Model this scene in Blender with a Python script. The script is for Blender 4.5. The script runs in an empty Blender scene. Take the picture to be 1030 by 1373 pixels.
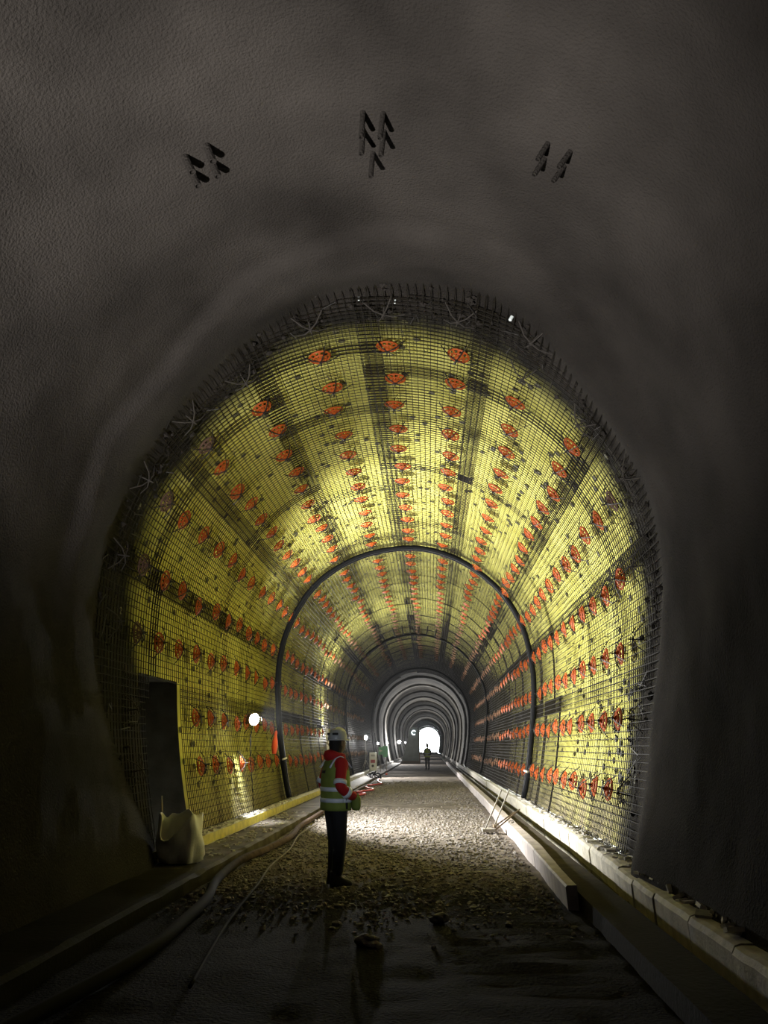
import bpy, bmesh, math, random
import numpy as np
from mathutils import Vector, Matrix, noise
C = bpy.context.scene.collection
SC = bpy.context.scene
PI = math.pi
random.seed(7); rng = np.random.default_rng(7)

# ---------------------------------------------------------------- camera
F, CX, CY, H, VX, VY = 1031.0, 515.0, 686.5, 1.62, 577.0, 1001.0
yaw = math.atan((VX - CX) / F); pitch = math.atan((VY - CY) / F)
for _ in range(50):
    fw = np.array([-math.sin(yaw) * math.cos(pitch), math.cos(yaw) * math.cos(pitch), math.sin(pitch)])
    rt = np.array([math.cos(yaw), math.sin(yaw), 0.0]); up = np.cross(rt, fw)
    x = CX + F * rt[1] / fw[1]; y = CY - F * up[1] / fw[1]
    yaw += (VX - x) / F; pitch += (VY - y) / F
cd = bpy.data.cameras.new('camera'); cam = bpy.data.objects.new('camera', cd); C.objects.link(cam)
cd.sensor_fit = 'HORIZONTAL'; cd.sensor_width = 36.0; cd.lens = 36.0 * F / 1030.0
cd.clip_start = 0.05; cd.clip_end = 1000
cam.matrix_world = Matrix(((rt[0], up[0], -fw[0], 0), (rt[1], up[1], -fw[1], 0), (rt[2], up[2], -fw[2], H), (0, 0, 0, 1)))
SC.camera = cam

# ---------------------------------------------------------------- world, lights, exposure
w = bpy.data.worlds.new('World'); SC.world = w; w.use_nodes = True
bgn = w.node_tree.nodes['Background']
bgn.inputs[0].default_value = (0.86, 0.94, 1.0, 1); bgn.inputs[1].default_value = 30.0
vs = SC.view_settings
vs.view_transform = 'Standard'; vs.look = 'None'; vs.exposure = 0.0; vs.gamma = 1.0; vs.use_curve_mapping = False

def spot(name, loc, target, power, size, blend=0.6, radius=0.1, col=(1, 1, 1)):
    l = bpy.data.lights.new(name, 'SPOT'); l.energy = power; l.spot_size = math.radians(size); l.spot_blend = blend
    l.shadow_soft_size = radius; l.color = col
    o = bpy.data.objects.new(name, l); C.objects.link(o); o.location = loc
    d = Vector(target) - Vector(loc); o.rotation_euler = d.to_track_quat('-Z', 'Y').to_euler()
    return o
# work lamp standing low on the left beside the photographer, shining up at the crown
LAMP_UP = spot('uplight', (-2.6, 1.2, 0.55), (-1.0, 7.0, 7.0), 5400, 80, 1.0, 0.03, (1, 0.95, 0.90))
# narrow spot added at the camera to brighten the standing worker
LAMP_WORKER = spot('worker_fill_light', (0.05, -0.05, 1.80), (-1.25, 10.25, 1.35), 480, 13, 1.0, 0.03, (0.9, 0.96, 1.0))
LAMP1 = (-3.72, 16.7, 2.17)
spot('floodlight_spill', (LAMP1[0] + 0.06, LAMP1[1] - .02, LAMP1[2] - 0.16), (-3.90, 16.75, 0.3), 520, 66, 0.9, 0.05)
spot('floodlight_light', (LAMP1[0] + 0.10, LAMP1[1], LAMP1[2]), (0.6, 18.2, 3.2), 8000, 158, 0.55, 0.10, (1.0, 0.98, 0.93))

# ---------------------------------------------------------------- helpers
def mesh_obj(name, verts, faces, m=None, parent=None, smooth=False):
    me = bpy.data.meshes.new(name); me.from_pydata([tuple(v) for v in verts], [], [tuple(f) for f in faces]); me.update()
    if smooth: me.polygons.foreach_set('use_smooth', [True] * len(me.polygons))
    if m: me.materials.append(m)
    return link(name, me, parent)
def link(name, me, parent=None, mw=None):
    o = bpy.data.objects.new(name, me); C.objects.link(o)
    if parent: o.parent = parent
    if mw is not None: o.matrix_local = mw
    return o
def tag(o, label=None, cat=None, group=None, kind=None):
    if label: o['label'] = label
    if cat: o['category'] = cat
    if group: o['group'] = group
    if kind: o['kind'] = kind
    return o
def thing(name, label, cat, loc=(0, 0, 0), rz=0.0, group=None):
    o = bpy.data.objects.new(name, None); C.objects.link(o); o.location = loc; o.rotation_euler = (0, 0, rz)
    o.empty_display_size = 0.1
    return tag(o, label, cat, group)
class MB:
    """collects shapes into one mesh"""
    def __init__(s): s.v = []; s.f = []
    def add(s, v, f):
        n = len(s.v); s.v += [tuple(map(float, p)) for p in v]; s.f += [tuple(i + n for i in q) for q in f]; return s
    def box(s, c, d, M=None):
        cx, cy, cz = c; a, b, e = d[0] / 2, d[1] / 2, d[2] / 2
        v = [(cx + i * a, cy + j * b, cz + k * e) for i in (-1, 1) for j in (-1, 1) for k in (-1, 1)]
        if M is not None: v = [M @ Vector(p) for p in v]
        return s.add(v, [(0, 1, 3, 2), (4, 6, 7, 5), (0, 4, 5, 1), (2, 3, 7, 6), (0, 2, 6, 4), (1, 5, 7, 3)])
    def bbox(s, c, d, b=0.01, M=None):
        """box with bevelled edges"""
        bm = bmesh.new(); bmesh.ops.create_cube(bm, size=1)
        for q in bm.verts: q.co = Vector((q.co.x * d[0], q.co.y * d[1], q.co.z * d[2]))
        bmesh.ops.bevel(bm, geom=bm.edges[:], offset=b, segments=2, affect='EDGES', profile=0.6)
        bm.verts.index_update()
        v = [q.co + Vector(c) for q in bm.verts]; f = [[q.index for q in p.verts] for p in bm.faces]; bm.free()
        if M is not None: v = [M @ p for p in v]
        return s.add(v, f)
    def tube(s, pts, r, n=6, cap=True, flat=1.0):
        P = [Vector(p) for p in pts]; k = len(P); v = []; f = []
        rr = r if hasattr(r, '__len__') else [r] * k
        t0 = (P[1] - P[0]).normalized(); a = Vector((0, 0, 1)) if abs(t0.z) < 0.9 else Vector((1, 0, 0))
        N = (a - t0 * a.dot(t0)).normalized()
        for i in range(k):
            t = (P[min(i + 1, k - 1)] - P[max(i - 1, 0)]).normalized()
            N = (N - t * N.dot(t)).normalized(); B = t.cross(N)
            for j in range(n):
                an = 2 * PI * (j + 0.5) / n; v.append(P[i] + (N * math.cos(an) * flat + B * math.sin(an)) * rr[i])
        for i in range(k - 1):
            for j in range(n): f.append((i * n + j, i * n + (j + 1) % n, (i + 1) * n + (j + 1) % n, (i + 1) * n + j))
        if cap: f.append(tuple(range(n - 1, -1, -1))); f.append(tuple(range((k - 1) * n, k * n)))
        return s.add(v, f)
    def loft(s, rings, cap=True):
        n = len(rings[0]); v = [p for r in rings for p in r]; f = []
        for i in range(len(rings) - 1):
            for j in range(n): f.append((i * n + j, i * n + (j + 1) % n, (i + 1) * n + (j + 1) % n, (i + 1) * n + j))
        if cap: f.append(tuple(range(n - 1, -1, -1))); f.append(tuple(range((len(rings) - 1) * n, len(rings) * n)))
        return s.add(v, f)
    def lathe(s, prof, n=16, M=None):
        rings = [[Vector((r * math.cos(2 * PI * j / n), r * math.sin(2 * PI * j / n), z)) for j in range(n)] for r, z in prof]
        if M is not None: rings = [[M @ p for p in r] for r in rings]
        return s.loft(rings)
    def prism(s, poly, y0, y1):
        """polygon in xz extruded along y"""
        n = len(poly); v = [(p[0], y0, p[1]) for p in poly] + [(p[0], y1, p[1]) for p in poly]
        f = [(i, (i + 1) % n, n + (i + 1) % n, n + i) for i in range(n)] + [tuple(range(n - 1, -1, -1)), tuple(range(n, 2 * n))]
        return s.add(v, f)
    def build(s, name, m=None, parent=None, smooth=False): return mesh_obj(name, s.v, s.f, m, parent, smooth)
def ell(cx, cy, z, rx, ry, n=20, p=2.0, tilt=0.0):
    out = []
    for j in range(n):
        a = 2 * PI * j / n; c, q = math.cos(a), math.sin(a)
        k = (abs(c) ** p + abs(q) ** p) ** (-1 / p)
        out.append(Vector((cx + rx * c * k, cy + ry * q * k, z + tilt * q * k)))
    return out

# ---------------------------------------------------------------- materials
def mat(name, col=(0.5, 0.5, 0.5), rough=0.7, metal=0.0, var=0.0, vscale=8.0, bump=0.0, bscale=60.0, col2=None, spec=0.5, bdist=0.01):
    m = bpy.data.materials.new(name); m.use_nodes = True; nt = m.node_tree; b = nt.nodes['Principled BSDF']
    b.inputs['Base Color'].default_value = (*col, 1); b.inputs['Roughness'].default_value = rough; b.inputs['Metallic'].default_value = metal
    b.inputs['Specular IOR Level'].default_value = spec
    tc = nt.nodes.new('ShaderNodeTexCoord')
    if var or col2:
        n = nt.nodes.new('ShaderNodeTexNoise'); n.inputs['Scale'].default_value = vscale; n.inputs['Detail'].default_value = 6
        nt.links.new(tc.outputs['Object'], n.inputs['Vector'])
        r = nt.nodes.new('ShaderNodeValToRGB'); r.color_ramp.elements[0].position = 0.32; r.color_ramp.elements[1].position = 0.68
        c2 = col2 or tuple(max(0, c * (1 + var)) for c in col); c1 = col if col2 else tuple(c * (1 - var) for c in col)
        r.color_ramp.elements[0].color = (*c1, 1); r.color_ramp.elements[1].color = (*c2, 1)
        nt.links.new(n.outputs['Fac'], r.inputs['Fac']); nt.links.new(r.outputs['Color'], b.inputs['Base Color'])
    if bump:
        n = nt.nodes.new('ShaderNodeTexNoise'); n.inputs['Scale'].default_value = bscale; n.inputs['Detail'].default_value = 5
        nt.links.new(tc.outputs['Object'], n.inputs['Vector'])
        q = nt.nodes.new('ShaderNodeBump'); q.inputs['Strength'].default_value = bump; q.inputs['Distance'].default_value = bdist
        nt.links.new(n.outputs['Fac'], q.inputs['Height']); nt.links.new(q.outputs['Normal'], b.inputs['Normal'])
    return m
def emit(name, col, strength):
    m = bpy.data.materials.new(name); m.use_nodes = True; nt = m.node_tree; b = nt.nodes['Principled BSDF']
    b.inputs['Base Color'].default_value = (0.8, 0.8, 0.8, 1); b.inputs['Emission Color'].default_value = (*col, 1); b.inputs['Emission Strength'].default_value = strength
    return m
M = dict(
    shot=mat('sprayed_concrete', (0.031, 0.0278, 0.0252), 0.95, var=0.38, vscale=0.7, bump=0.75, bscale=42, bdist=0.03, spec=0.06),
    back=mat('cap_dark', (0.03, 0.03, 0.03), 0.9),
    steel=mat('mesh_steel', (0.011, 0.009, 0.006), 0.7, 0.0, spec=0.1),
    orange=mat('orange_plastic', (0.37, 0.073, 0.011), 0.6, spec=0.25),
    coated=mat('spattered_plastic', (0.10, 0.055, 0.035), 0.9, var=0.5, vscale=60),
    star=mat('anchor_steel', (0.022, 0.020, 0.018), 0.6, 0.3),
    stargrey=mat('spattered_anchor', (0.055, 0.05, 0.045), 0.95, spec=0.1),
    dustyorange=mat('dusty_orange', (0.15, 0.07, 0.035), 0.9),
    disc=mat('fixing_plastic', (0.09, 0.085, 0.04), 0.7),
    rubber=mat('black_rubber', (0.005, 0.0055, 0.0065), 0.6, bump=0.2, bscale=80, spec=0.06),
    far=mat('old_lining', (0.05, 0.048, 0.045), 0.85, col2=(0.22, 0.20, 0.16), vscale=0.7, bump=0.8, bscale=9, bdist=0.04),
    rib=mat('rib_concrete', (0.20, 0.19, 0.175), 0.8, var=0.4, vscale=2),
    ribdark=mat('rib_dark', (0.05, 0.05, 0.05), 0.8, var=0.4, vscale=2),
    niche=mat('niche_concrete', (0.10, 0.10, 0.085), 0.9, var=0.3, vscale=3, bump=0.5, bscale=30),
    fleece=mat('white_fleece', (0.72, 0.70, 0.66), 0.9, var=0.2, vscale=5, bump=0.6, bscale=20),
    stone=mat('gravel_stone', (0.085, 0.073, 0.064), 0.8, col2=(0.26, 0.235, 0.21), vscale=14),
    slab=mat('walkway_concrete', (0.055, 0.046, 0.037), 0.75, col2=(0.17, 0.15, 0.13), vscale=2.0, spec=0.08, bump=0.5, bscale=22),
    kerb=mat('kerb_concrete', (0.34, 0.32, 0.26), 0.75, col2=(0.52, 0.49, 0.40), vscale=7, bump=0.5, bscale=30),
    beam=mat('precast_concrete', (0.36, 0.32, 0.31), 0.7, var=0.2, vscale=5, bump=0.3, bscale=40),
    beamgrey=mat('drain_concrete', (0.045, 0.037, 0.027), 0.85, var=0.35, vscale=4, spec=0.15, bump=0.5, bscale=25),
    water=mat('drain_water', (0.03, 0.03, 0.012), 0.15),
    yellow=mat('yellow_sheet', (0.50, 0.43, 0.07), 0.55, var=0.25, vscale=6, bump=0.4, bscale=9),
    dust=mat('dust_cement', (0.50, 0.48, 0.44), 0.9, var=0.2, vscale=6, bump=0.6, bscale=20),
    vest=mat('green_hivis', (0.21, 0.28, 0.055), 0.8, var=0.1, vscale=12, bump=0.35, bscale=14),
    limevest=mat('lime_hivis', (0.55, 0.72, 0.10), 0.8),
    red=mat('red_fleece', (0.42, 0.012, 0.014), 0.85, bump=0.4, bscale=18),
    reflect=mat('reflective_tape', (0.72, 0.80, 0.92), 0.35),
    black=mat('black_cloth', (0.010, 0.011, 0.014), 0.85, bump=0.3, bscale=12),
    grey=mat('grey_cloth', (0.10, 0.10, 0.11), 0.85),
    helmet=mat('white_helmet', (0.42, 0.44, 0.47), 0.35),
    vent=mat('dark_slot', (0.02, 0.02, 0.022), 0.7),
    skin=mat('skin', (0.16, 0.09, 0.065), 0.6),
    hair=mat('dark_hair', (0.012, 0.010, 0.009), 0.8, bump=0.6, bscale=90),
    boot=mat('boot_leather', (0.012, 0.011, 0.010), 0.6),
    sack=mat('woven_sack', (0.72, 0.71, 0.66), 0.4, var=0.12, vscale=4, bump=0.3, bscale=30),
    wood=mat('pale_wood', (0.45, 0.38, 0.22), 0.7),
    metal=mat('galvanised', (0.30, 0.285, 0.26), 0.6, 0.2),
    metaldark=mat('rusty_bar', (0.16, 0.12, 0.08), 0.6, 0.4),
    hose=mat('shaded_hose', (0.085, 0.058, 0.047), 0.85, spec=0.08, var=0.35, vscale=9),
    cable=mat('pale_cable', (0.16, 0.14, 0.12), 0.85, spec=0.08, var=0.2),
    redhose=mat('red_hose', (0.50, 0.05, 0.06), 0.55),
    tarp=mat('grey_sheeting', (0.17, 0.20, 0.19), 0.65, var=0.15, vscale=2, bump=0.4, bscale=5),
    cabinet=mat('white_cabinet', (0.62, 0.63, 0.62), 0.5),
    redpanel=mat('red_panel', (0.30, 0.03, 0.03), 0.5),
    green=mat('mint_board', (0.22, 0.60, 0.42), 0.6),
    white=mat('white_print', (0.8, 0.82, 0.82), 0.6),
    lens=emit('lamp_lens', (1.0, 0.99, 0.96), 60.0),
    ring=emit('ring_lens', (0.85, 0.95, 1.0), 5.0),
    ragred=mat('orange_rag', (0.75, 0.09, 0.02), 0.8, bump=0.5, bscale=15),
    stud=mat('target_white', (0.85, 0.95, 0.95), 0.3),
)
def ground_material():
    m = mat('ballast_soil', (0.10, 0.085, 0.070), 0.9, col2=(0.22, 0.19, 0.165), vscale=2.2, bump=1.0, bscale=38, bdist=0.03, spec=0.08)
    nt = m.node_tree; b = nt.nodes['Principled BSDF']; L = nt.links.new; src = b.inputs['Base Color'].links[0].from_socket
    a = nt.nodes.new('ShaderNodeAttribute'); a.attribute_name = 'mud_and_dark'
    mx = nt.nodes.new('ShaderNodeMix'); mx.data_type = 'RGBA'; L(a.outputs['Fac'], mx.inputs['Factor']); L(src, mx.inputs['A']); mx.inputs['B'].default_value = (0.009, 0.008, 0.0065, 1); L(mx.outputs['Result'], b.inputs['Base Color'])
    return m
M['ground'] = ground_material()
def shaded(name, at0, at1):  # paints shade into the base colour, deeper towards the camera
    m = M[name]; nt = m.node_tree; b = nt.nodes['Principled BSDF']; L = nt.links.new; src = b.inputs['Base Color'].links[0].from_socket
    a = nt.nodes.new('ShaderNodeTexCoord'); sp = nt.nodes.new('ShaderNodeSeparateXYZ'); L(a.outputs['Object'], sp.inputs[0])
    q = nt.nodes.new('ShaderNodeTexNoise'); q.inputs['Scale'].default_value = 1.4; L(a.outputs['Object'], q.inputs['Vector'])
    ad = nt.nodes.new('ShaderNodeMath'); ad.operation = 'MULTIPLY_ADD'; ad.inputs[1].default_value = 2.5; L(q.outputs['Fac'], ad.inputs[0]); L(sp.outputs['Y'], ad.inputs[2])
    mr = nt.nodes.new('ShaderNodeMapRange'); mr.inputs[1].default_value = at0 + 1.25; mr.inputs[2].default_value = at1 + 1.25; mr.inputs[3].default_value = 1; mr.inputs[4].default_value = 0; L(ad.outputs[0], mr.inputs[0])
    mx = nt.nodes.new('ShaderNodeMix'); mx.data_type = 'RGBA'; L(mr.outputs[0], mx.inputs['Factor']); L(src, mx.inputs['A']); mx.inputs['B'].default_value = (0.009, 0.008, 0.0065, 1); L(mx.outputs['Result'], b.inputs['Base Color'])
shaded('slab', 9.5, 12.5); shaded('beamgrey', 8.5, 11.5); shaded('hose', 10.0, 13.0); shaded('cable', 9.0, 12.0)
def membrane_material():
    m = bpy.data.materials.new('yellow_membrane'); m.use_nodes = True; nt = m.node_tree; b = nt.nodes['Principled BSDF']; L = nt.links.new
    b.inputs['Roughness'].default_value = 0.8; b.inputs['Specular IOR Level'].default_value = 0.04
    tc = nt.nodes.new('ShaderNodeTexCoord')
    n = nt.nodes.new('ShaderNodeTexNoise'); n.inputs['Scale'].default_value = 1.3; n.inputs['Detail'].default_value = 7; L(tc.outputs['Object'], n.inputs['Vector'])
    r = nt.nodes.new('ShaderNodeValToRGB'); r.color_ramp.elements[0].position = 0.3; r.color_ramp.elements[1].position = 0.62
    r.color_ramp.elements[0].color = (0.53, 0.505, 0.115, 1); r.color_ramp.elements[1].color = (0.68, 0.655, 0.19, 1); L(n.outputs['Fac'], r.inputs['Fac'])
    def mixby(attr, base, col, nz=0.35):
        a = nt.nodes.new('ShaderNodeAttribute'); a.attribute_name = attr
        q = nt.nodes.new('ShaderNodeTexNoise'); q.inputs['Scale'].default_value = 5 if attr == 'spray' else 2.2; q.inputs['Detail'].default_value = 5; L(tc.outputs['Object'], q.inputs['Vector'])
        ma = nt.nodes.new('ShaderNodeMath'); ma.operation = 'MULTIPLY_ADD'; ma.inputs[1].default_value = nz; L(q.outputs['Fac'], ma.inputs[0]); 
        sub = nt.nodes.new('ShaderNodeMath'); sub.operation = 'SUBTRACT'; sub.inputs[1].default_value = nz * 0.5; sub.use_clamp = True
        L(a.outputs['Fac'], ma.inputs[2]); L(ma.outputs[0], sub.inputs[0])
        mul = nt.nodes.new('ShaderNodeMath'); mul.operation = 'MULTIPLY'; mul.use_clamp = True
        g = nt.nodes.new('ShaderNodeMath'); g.operation = 'MULTIPLY'; g.inputs[1].default_value = 6; g.use_clamp = True; L(a.outputs['Fac'], g.inputs[0])
        L(sub.outputs[0], mul.inputs[0]); L(g.outputs[0], mul.inputs[1])
        mx = nt.nodes.new('ShaderNodeMix'); mx.data_type = 'RGBA'; L(mul.outputs[0], mx.inputs['Factor']); L(base, mx.inputs['A']); mx.inputs['B'].default_value = (*col, 1)
        return mx.outputs['Result']
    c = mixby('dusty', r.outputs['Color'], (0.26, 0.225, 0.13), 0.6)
    c = mixby('mud_and_dark', c, (0.26, 0.22, 0.17), 0.8)
    c = mixby('spray', c, (0.024, 0.0228, 0.0205), 0.3)
    L(c, b.inputs['Base Color'])
    n2 = nt.nodes.new('ShaderNodeTexNoise'); n2.inputs['Scale'].default_value = 3.5; n2.inputs['Detail'].default_value = 3
    mp = nt.nodes.new('ShaderNodeMapping'); mp.inputs['Scale'].default_value = (0.5, 2.5, 0.5); L(tc.outputs['Object'], mp.inputs[0]); L(mp.outputs[0], n2.inputs['Vector'])
    q = nt.nodes.new('ShaderNodeBump'); q.inputs['Strength'].default_value = 0.45; q.inputs['Distance'].default_value = 0.04
    L(n2.outputs['Fac'], q.inputs['Height']); L(q.outputs['Normal'], b.inputs['Normal'])
    return m
M['membrane'] = membrane_material()

# ---------------------------------------------------------------- tunnel section
XC, ZC, R0 = -0.66, 3.55, 3.5
QS = R0 * PI / 2
def prof(s, R):
    if abs(s) <= QS:
        th = PI / 2 - s / R0; return XC + R * math.cos(th), ZC + R * math.sin(th)
    d = abs(s) - QS; return XC + math.copysign(R - 0.041 * d * d, s), ZC - d
def frame(s, y, R):
    """matrix at a point of the section: x along s, y along the tunnel, z into the tunnel"""
    x, z = prof(s, R); a = prof(s - 0.01, R); b = prof(s + 0.01, R)
    t = Vector((b[0] - a[0], 0, b[1] - a[1])).normalized(); yy = Vector((0, 1, 0)); n = yy.cross(t); t = -t
    return Matrix(((t.x, yy.x, n.x, x), (t.y, yy.y, n.y, y), (t.z, yy.z, n.z, z), (0, 0, 0, 1)))
def th2s(th): return math.radians(90 - th) * R0
def zl(z): return -(QS + ZC - z)
def zr(z): return QS + ZC - z
Y0 = [(zl(-.2), 11.1), (zl(.4), 10.9), (zl(1.2), 10.2), (zl(2.07), 9.6), (zl(2.94), 9.25), (th2s(176), 9.24), (th2s(148), 9.17), (th2s(136), 9.1), (th2s(122), 8.75), (th2s(110), 8.4), (th2s(100), 8.12),
      (th2s(83), 8.0), (th2s(65), 7.92), (th2s(55), 8.15), (th2s(41), 8.7), (th2s(29), 8.9), (th2s(18), 8.95), (th2s(8), 9.1), (zr(3.33), 9.26), (zr(2.75), 9.54), (zr(2.07), 10.0), (zr(1.28), 10.2), (zr(-.2), 10.05)]
YE = [(zl(-.2), 11.9), (zl(2.0), 11.8), (zl(2.62), 11.3), (zl(3.18), 10.95), (th2s(174), 10.73), (th2s(160), 10.58), (th2s(144), 10.55), (th2s(130), 10.35), (th2s(118), 9.94), (th2s(108), 9.6), (th2s(99), 9.5),
      (th2s(87), 9.5), (th2s(74), 9.52), (th2s(64), 9.58), (th2s(52), 9.8), (th2s(41), 10.0), (th2s(29), 10.24), (th2s(17), 10.47), (th2s(7), 10.6), (zr(3.39), 10.7), (zr(2.63), 11.1), (zr(1.83), 11.45), (zr(1.04), 11.5), (zr(-.2), 11.25)]
y0a = np.array(Y0).T; yea = np.array(YE).T
def y0(s): return float(np.interp(s, y0a[0], y0a[1]))
def ye(s): return float(np.interp(s, yea[0], yea[1]))
def sst(a, b, x): t = min(1, max(0, (x - a) / (b - a))); return t * t * (3 - 2 * t)
def nz(x, y, z): return noise.noise(Vector((x, y, z)))
NICHE = (11.25, 13.0, zl(2.66)); NICHE2 = (31.0, 33.0, zl(2.4))      # y from, y to, top (as s)
def in_niche(s, y): return any(a < y < b and s < c for a, b, c in (NICHE, NICHE2))

# ---- sprayed concrete of the foreground
def shot_r(s, y):
    t = y - y0(s)
    wav = 0.10 * nz(s * 0.45, y * 0.6, 3.1) + 0.035 * nz(s * 1.1, y * 1.3, 8.0) + 0.012 * nz(s * 4, y * 4, 1) 
    lip = 0.05 * math.exp(-((t + 0.75) / 0.35) ** 2) * (0.6 + 0.8 * nz(s * 0.8, 0, 5))
    step = sst(-1.15, -0.90, t + .15 * nz(s * .9, 1, 3)) * sst(-6.5, -4.5, s) * (1 - .6 * sst(-0.5, 2.0, s)) * (1 - sst(3.5, 5.5, s))
    ri = 3.40 + wav - lip * .6 - .11 * step
    a = sst(-0.55, 0.45, t); r = ri * (1 - a) + 3.555 * a
    b = sst(0.3, ye(s) - y0(s), t); r = r * (1 - b) + 3.60 * b
    c = sst(ye(s) - 0.70, ye(s) - 0.30, y)
    return r + 0.06 * c + 0.012 * nz(s * 6, y * 6, 2) * a
S = np.linspace(-QS - 3.9, QS + 3.9, 190)
ys = list(np.linspace(-24, 1, 14)) + list(np.arange(1.4, 6.4, 0.2))
verts = []; faces = []
us = list(np.linspace(0, 1, 56))
rows = len(ys) + len(us)
for s in S:
    s = float(s); yend = ye(s) + 0.15
    for y in ys: x, z = prof(s, shot_r(s, y)); verts.append((x, y, z))
    for u in us:
        y = 6.5 + (yend - 6.5) * u; x, z = prof(s, shot_r(s, y)); verts.append((x, y, z))
for i in range(len(S) - 1):
    for j in range(rows - 1):
        a = i * rows + j; 
        mid = (S[i] + S[i + 1]) / 2; ym = verts[a][1]
        if in_niche(mid, ym + 0.05): continue
        faces.append((a, a + rows, a + rows + 1, a + 1))
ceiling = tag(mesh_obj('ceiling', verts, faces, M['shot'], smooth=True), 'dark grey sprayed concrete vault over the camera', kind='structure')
bk = MB(); ring = [prof(float(s), 3.7) for s in S]; bk.prism([(p[0], p[1]) for p in ring], -24.6, -23.9)
tag(bk.build('added_cap', M['back']), 'added dark cap closing the tunnel behind the camera', kind='structure')  # unseen cap, added to keep sky light out from behind

# ---- yellow membrane
sv = sorted(set([round(float(q), 4) for q in np.arange(-QS - 3.3, QS + 3.31, 0.13)] + [NICHE[2], NICHE2[2]]))
yv = sorted(set([round(float(q), 3) for q in np.arange(7.6, 13.6, 0.1)] + [round(float(q), 3) for q in np.arange(13.6, 34, 0.4)] + [round(float(q), 3) for q in np.arange(34, 62.1, 1.0)] + [NICHE[0], NICHE[1], NICHE2[0], NICHE2[1]]))
verts = []; faces = []; spray = []; dusty = []; mud_and_dark = []
for s in sv:
    for y in yv:
        x, z = prof(s, 3.625 + 0.012 * nz(s * 1.5, y * 1.5, 4)); verts.append((x, y, z))
        e = ye(s) + 0.10 * nz(s * 1.8, y * 1.8, 9)
        spray.append(1 - sst(e - 0.35, e + 0.55, y)); 
        side = sst(0.0, 1.5, abs(s) - 5.0)
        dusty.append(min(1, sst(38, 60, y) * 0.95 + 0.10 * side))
        mud_and_dark.append(sst(1.6, 0.2, z) if False else 0.75 * (1 - sst(0.3, 1.5, z)))
n = len(yv)
for i in range(len(sv) - 1):
    for j in range(n - 1):
        if in_niche((sv[i] + sv[i + 1]) / 2, (yv[j] + yv[j + 1]) / 2): continue
        a = i * n + j; faces.append((a, a + n, a + n + 1, a + 1))
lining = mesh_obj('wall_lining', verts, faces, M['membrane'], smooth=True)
for nm, arr in (('spray', spray), ('dusty', dusty), ('mud_and_dark', mud_and_dark)):
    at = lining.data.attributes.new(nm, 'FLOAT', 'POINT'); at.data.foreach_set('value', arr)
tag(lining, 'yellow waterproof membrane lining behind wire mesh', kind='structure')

def niche(a, b, c, depth, m, name, label):
    k = MB(); zt = ZC - (-c - QS); zb = 0.1
    xa = XC - 3.3; 
    def wx(z): return XC - (3.625 - 0.041 * (ZC - z) ** 2)
    zz = np.linspace(zb, zt, 8)
    v = []; f = []
    for z in zz:
        z = float(z); v += [(wx(z) + .01, a, z), (wx(zt) - depth, a, z), (wx(zt) - depth, b, z), (wx(z) + .01, b, z)]
    for i in range(7):
        for j in range(3): f.append((i * 4 + j, i * 4 + j + 1, i * 4 + 4 + j + 1, i * 4 + 4 + j))
    f.append((28, 29, 30, 31)); k.add(v, f)
    return tag(k.build(name, m), label, kind='structure')
niche(*NICHE, 1.6, M['niche'], 'wall_niche', 'dark refuge niche in the left wall beside the sack')
niche(*NICHE2, 0.5, M['fleece'], 'wall_niche', 'pale shallow refuge niche in the left wall beyond the worker')

# ---- old lining of the far tunnel
Sf = np.linspace(-QS - 3.7, QS + 3.7, 90); yf = np.arange(60, 252.1, 1.5)
verts = []; faces = []
for s in Sf:
    s = float(s)
    for y in yf: 
        x, z = prof(s, 3.60 + 0.05 * nz(s * .8, y * .5, 1) + 0.05 * math.sin(y * 2 * PI / 9.0)); verts.append((x, float(y), z))
n = len(yf)
for i in range(len(Sf) - 1):
    for j in range(n - 1): a = i * n + j; faces.append((a, a + n, a + n + 1, a + 1))
farwall = tag(mesh_obj('wall_far', verts, faces, M['far'], smooth=True), 'old grey tunnel lining running to the bright portal', kind='structure')
def hoop(y, R, wid, dep, m, name, parent, jit=0.0):
    k = MB(); rings = []
    for s in np.linspace(-QS - 3.3, QS + 3.3, 64):
        s = float(s); j = jit * nz(s * .7, y, 0)
        p = [prof(s, R + 0.2), prof(s, R), prof(s, R), prof(s, R + 0.2)]
        o = [-wid / 2, -wid / 2, wid / 2, wid / 2]
        rings.append([Vector((q[0], y + d + j, q[1])) for q, d in zip(p, o)])
    k.loft(rings); return k.build(name, m, parent)
for i, y in enumerate([64.5, 73, 82, 91, 100, 110, 122, 134, 150, 170, 190, 210, 230, 249]):
    hoop(y, 3.46, 0.35 if i % 2 == 0 else 0.3, 0.2, M['rib'] if i % 3 == 1 else M['ribdark'], 'arch_rib', farwall)

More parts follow.
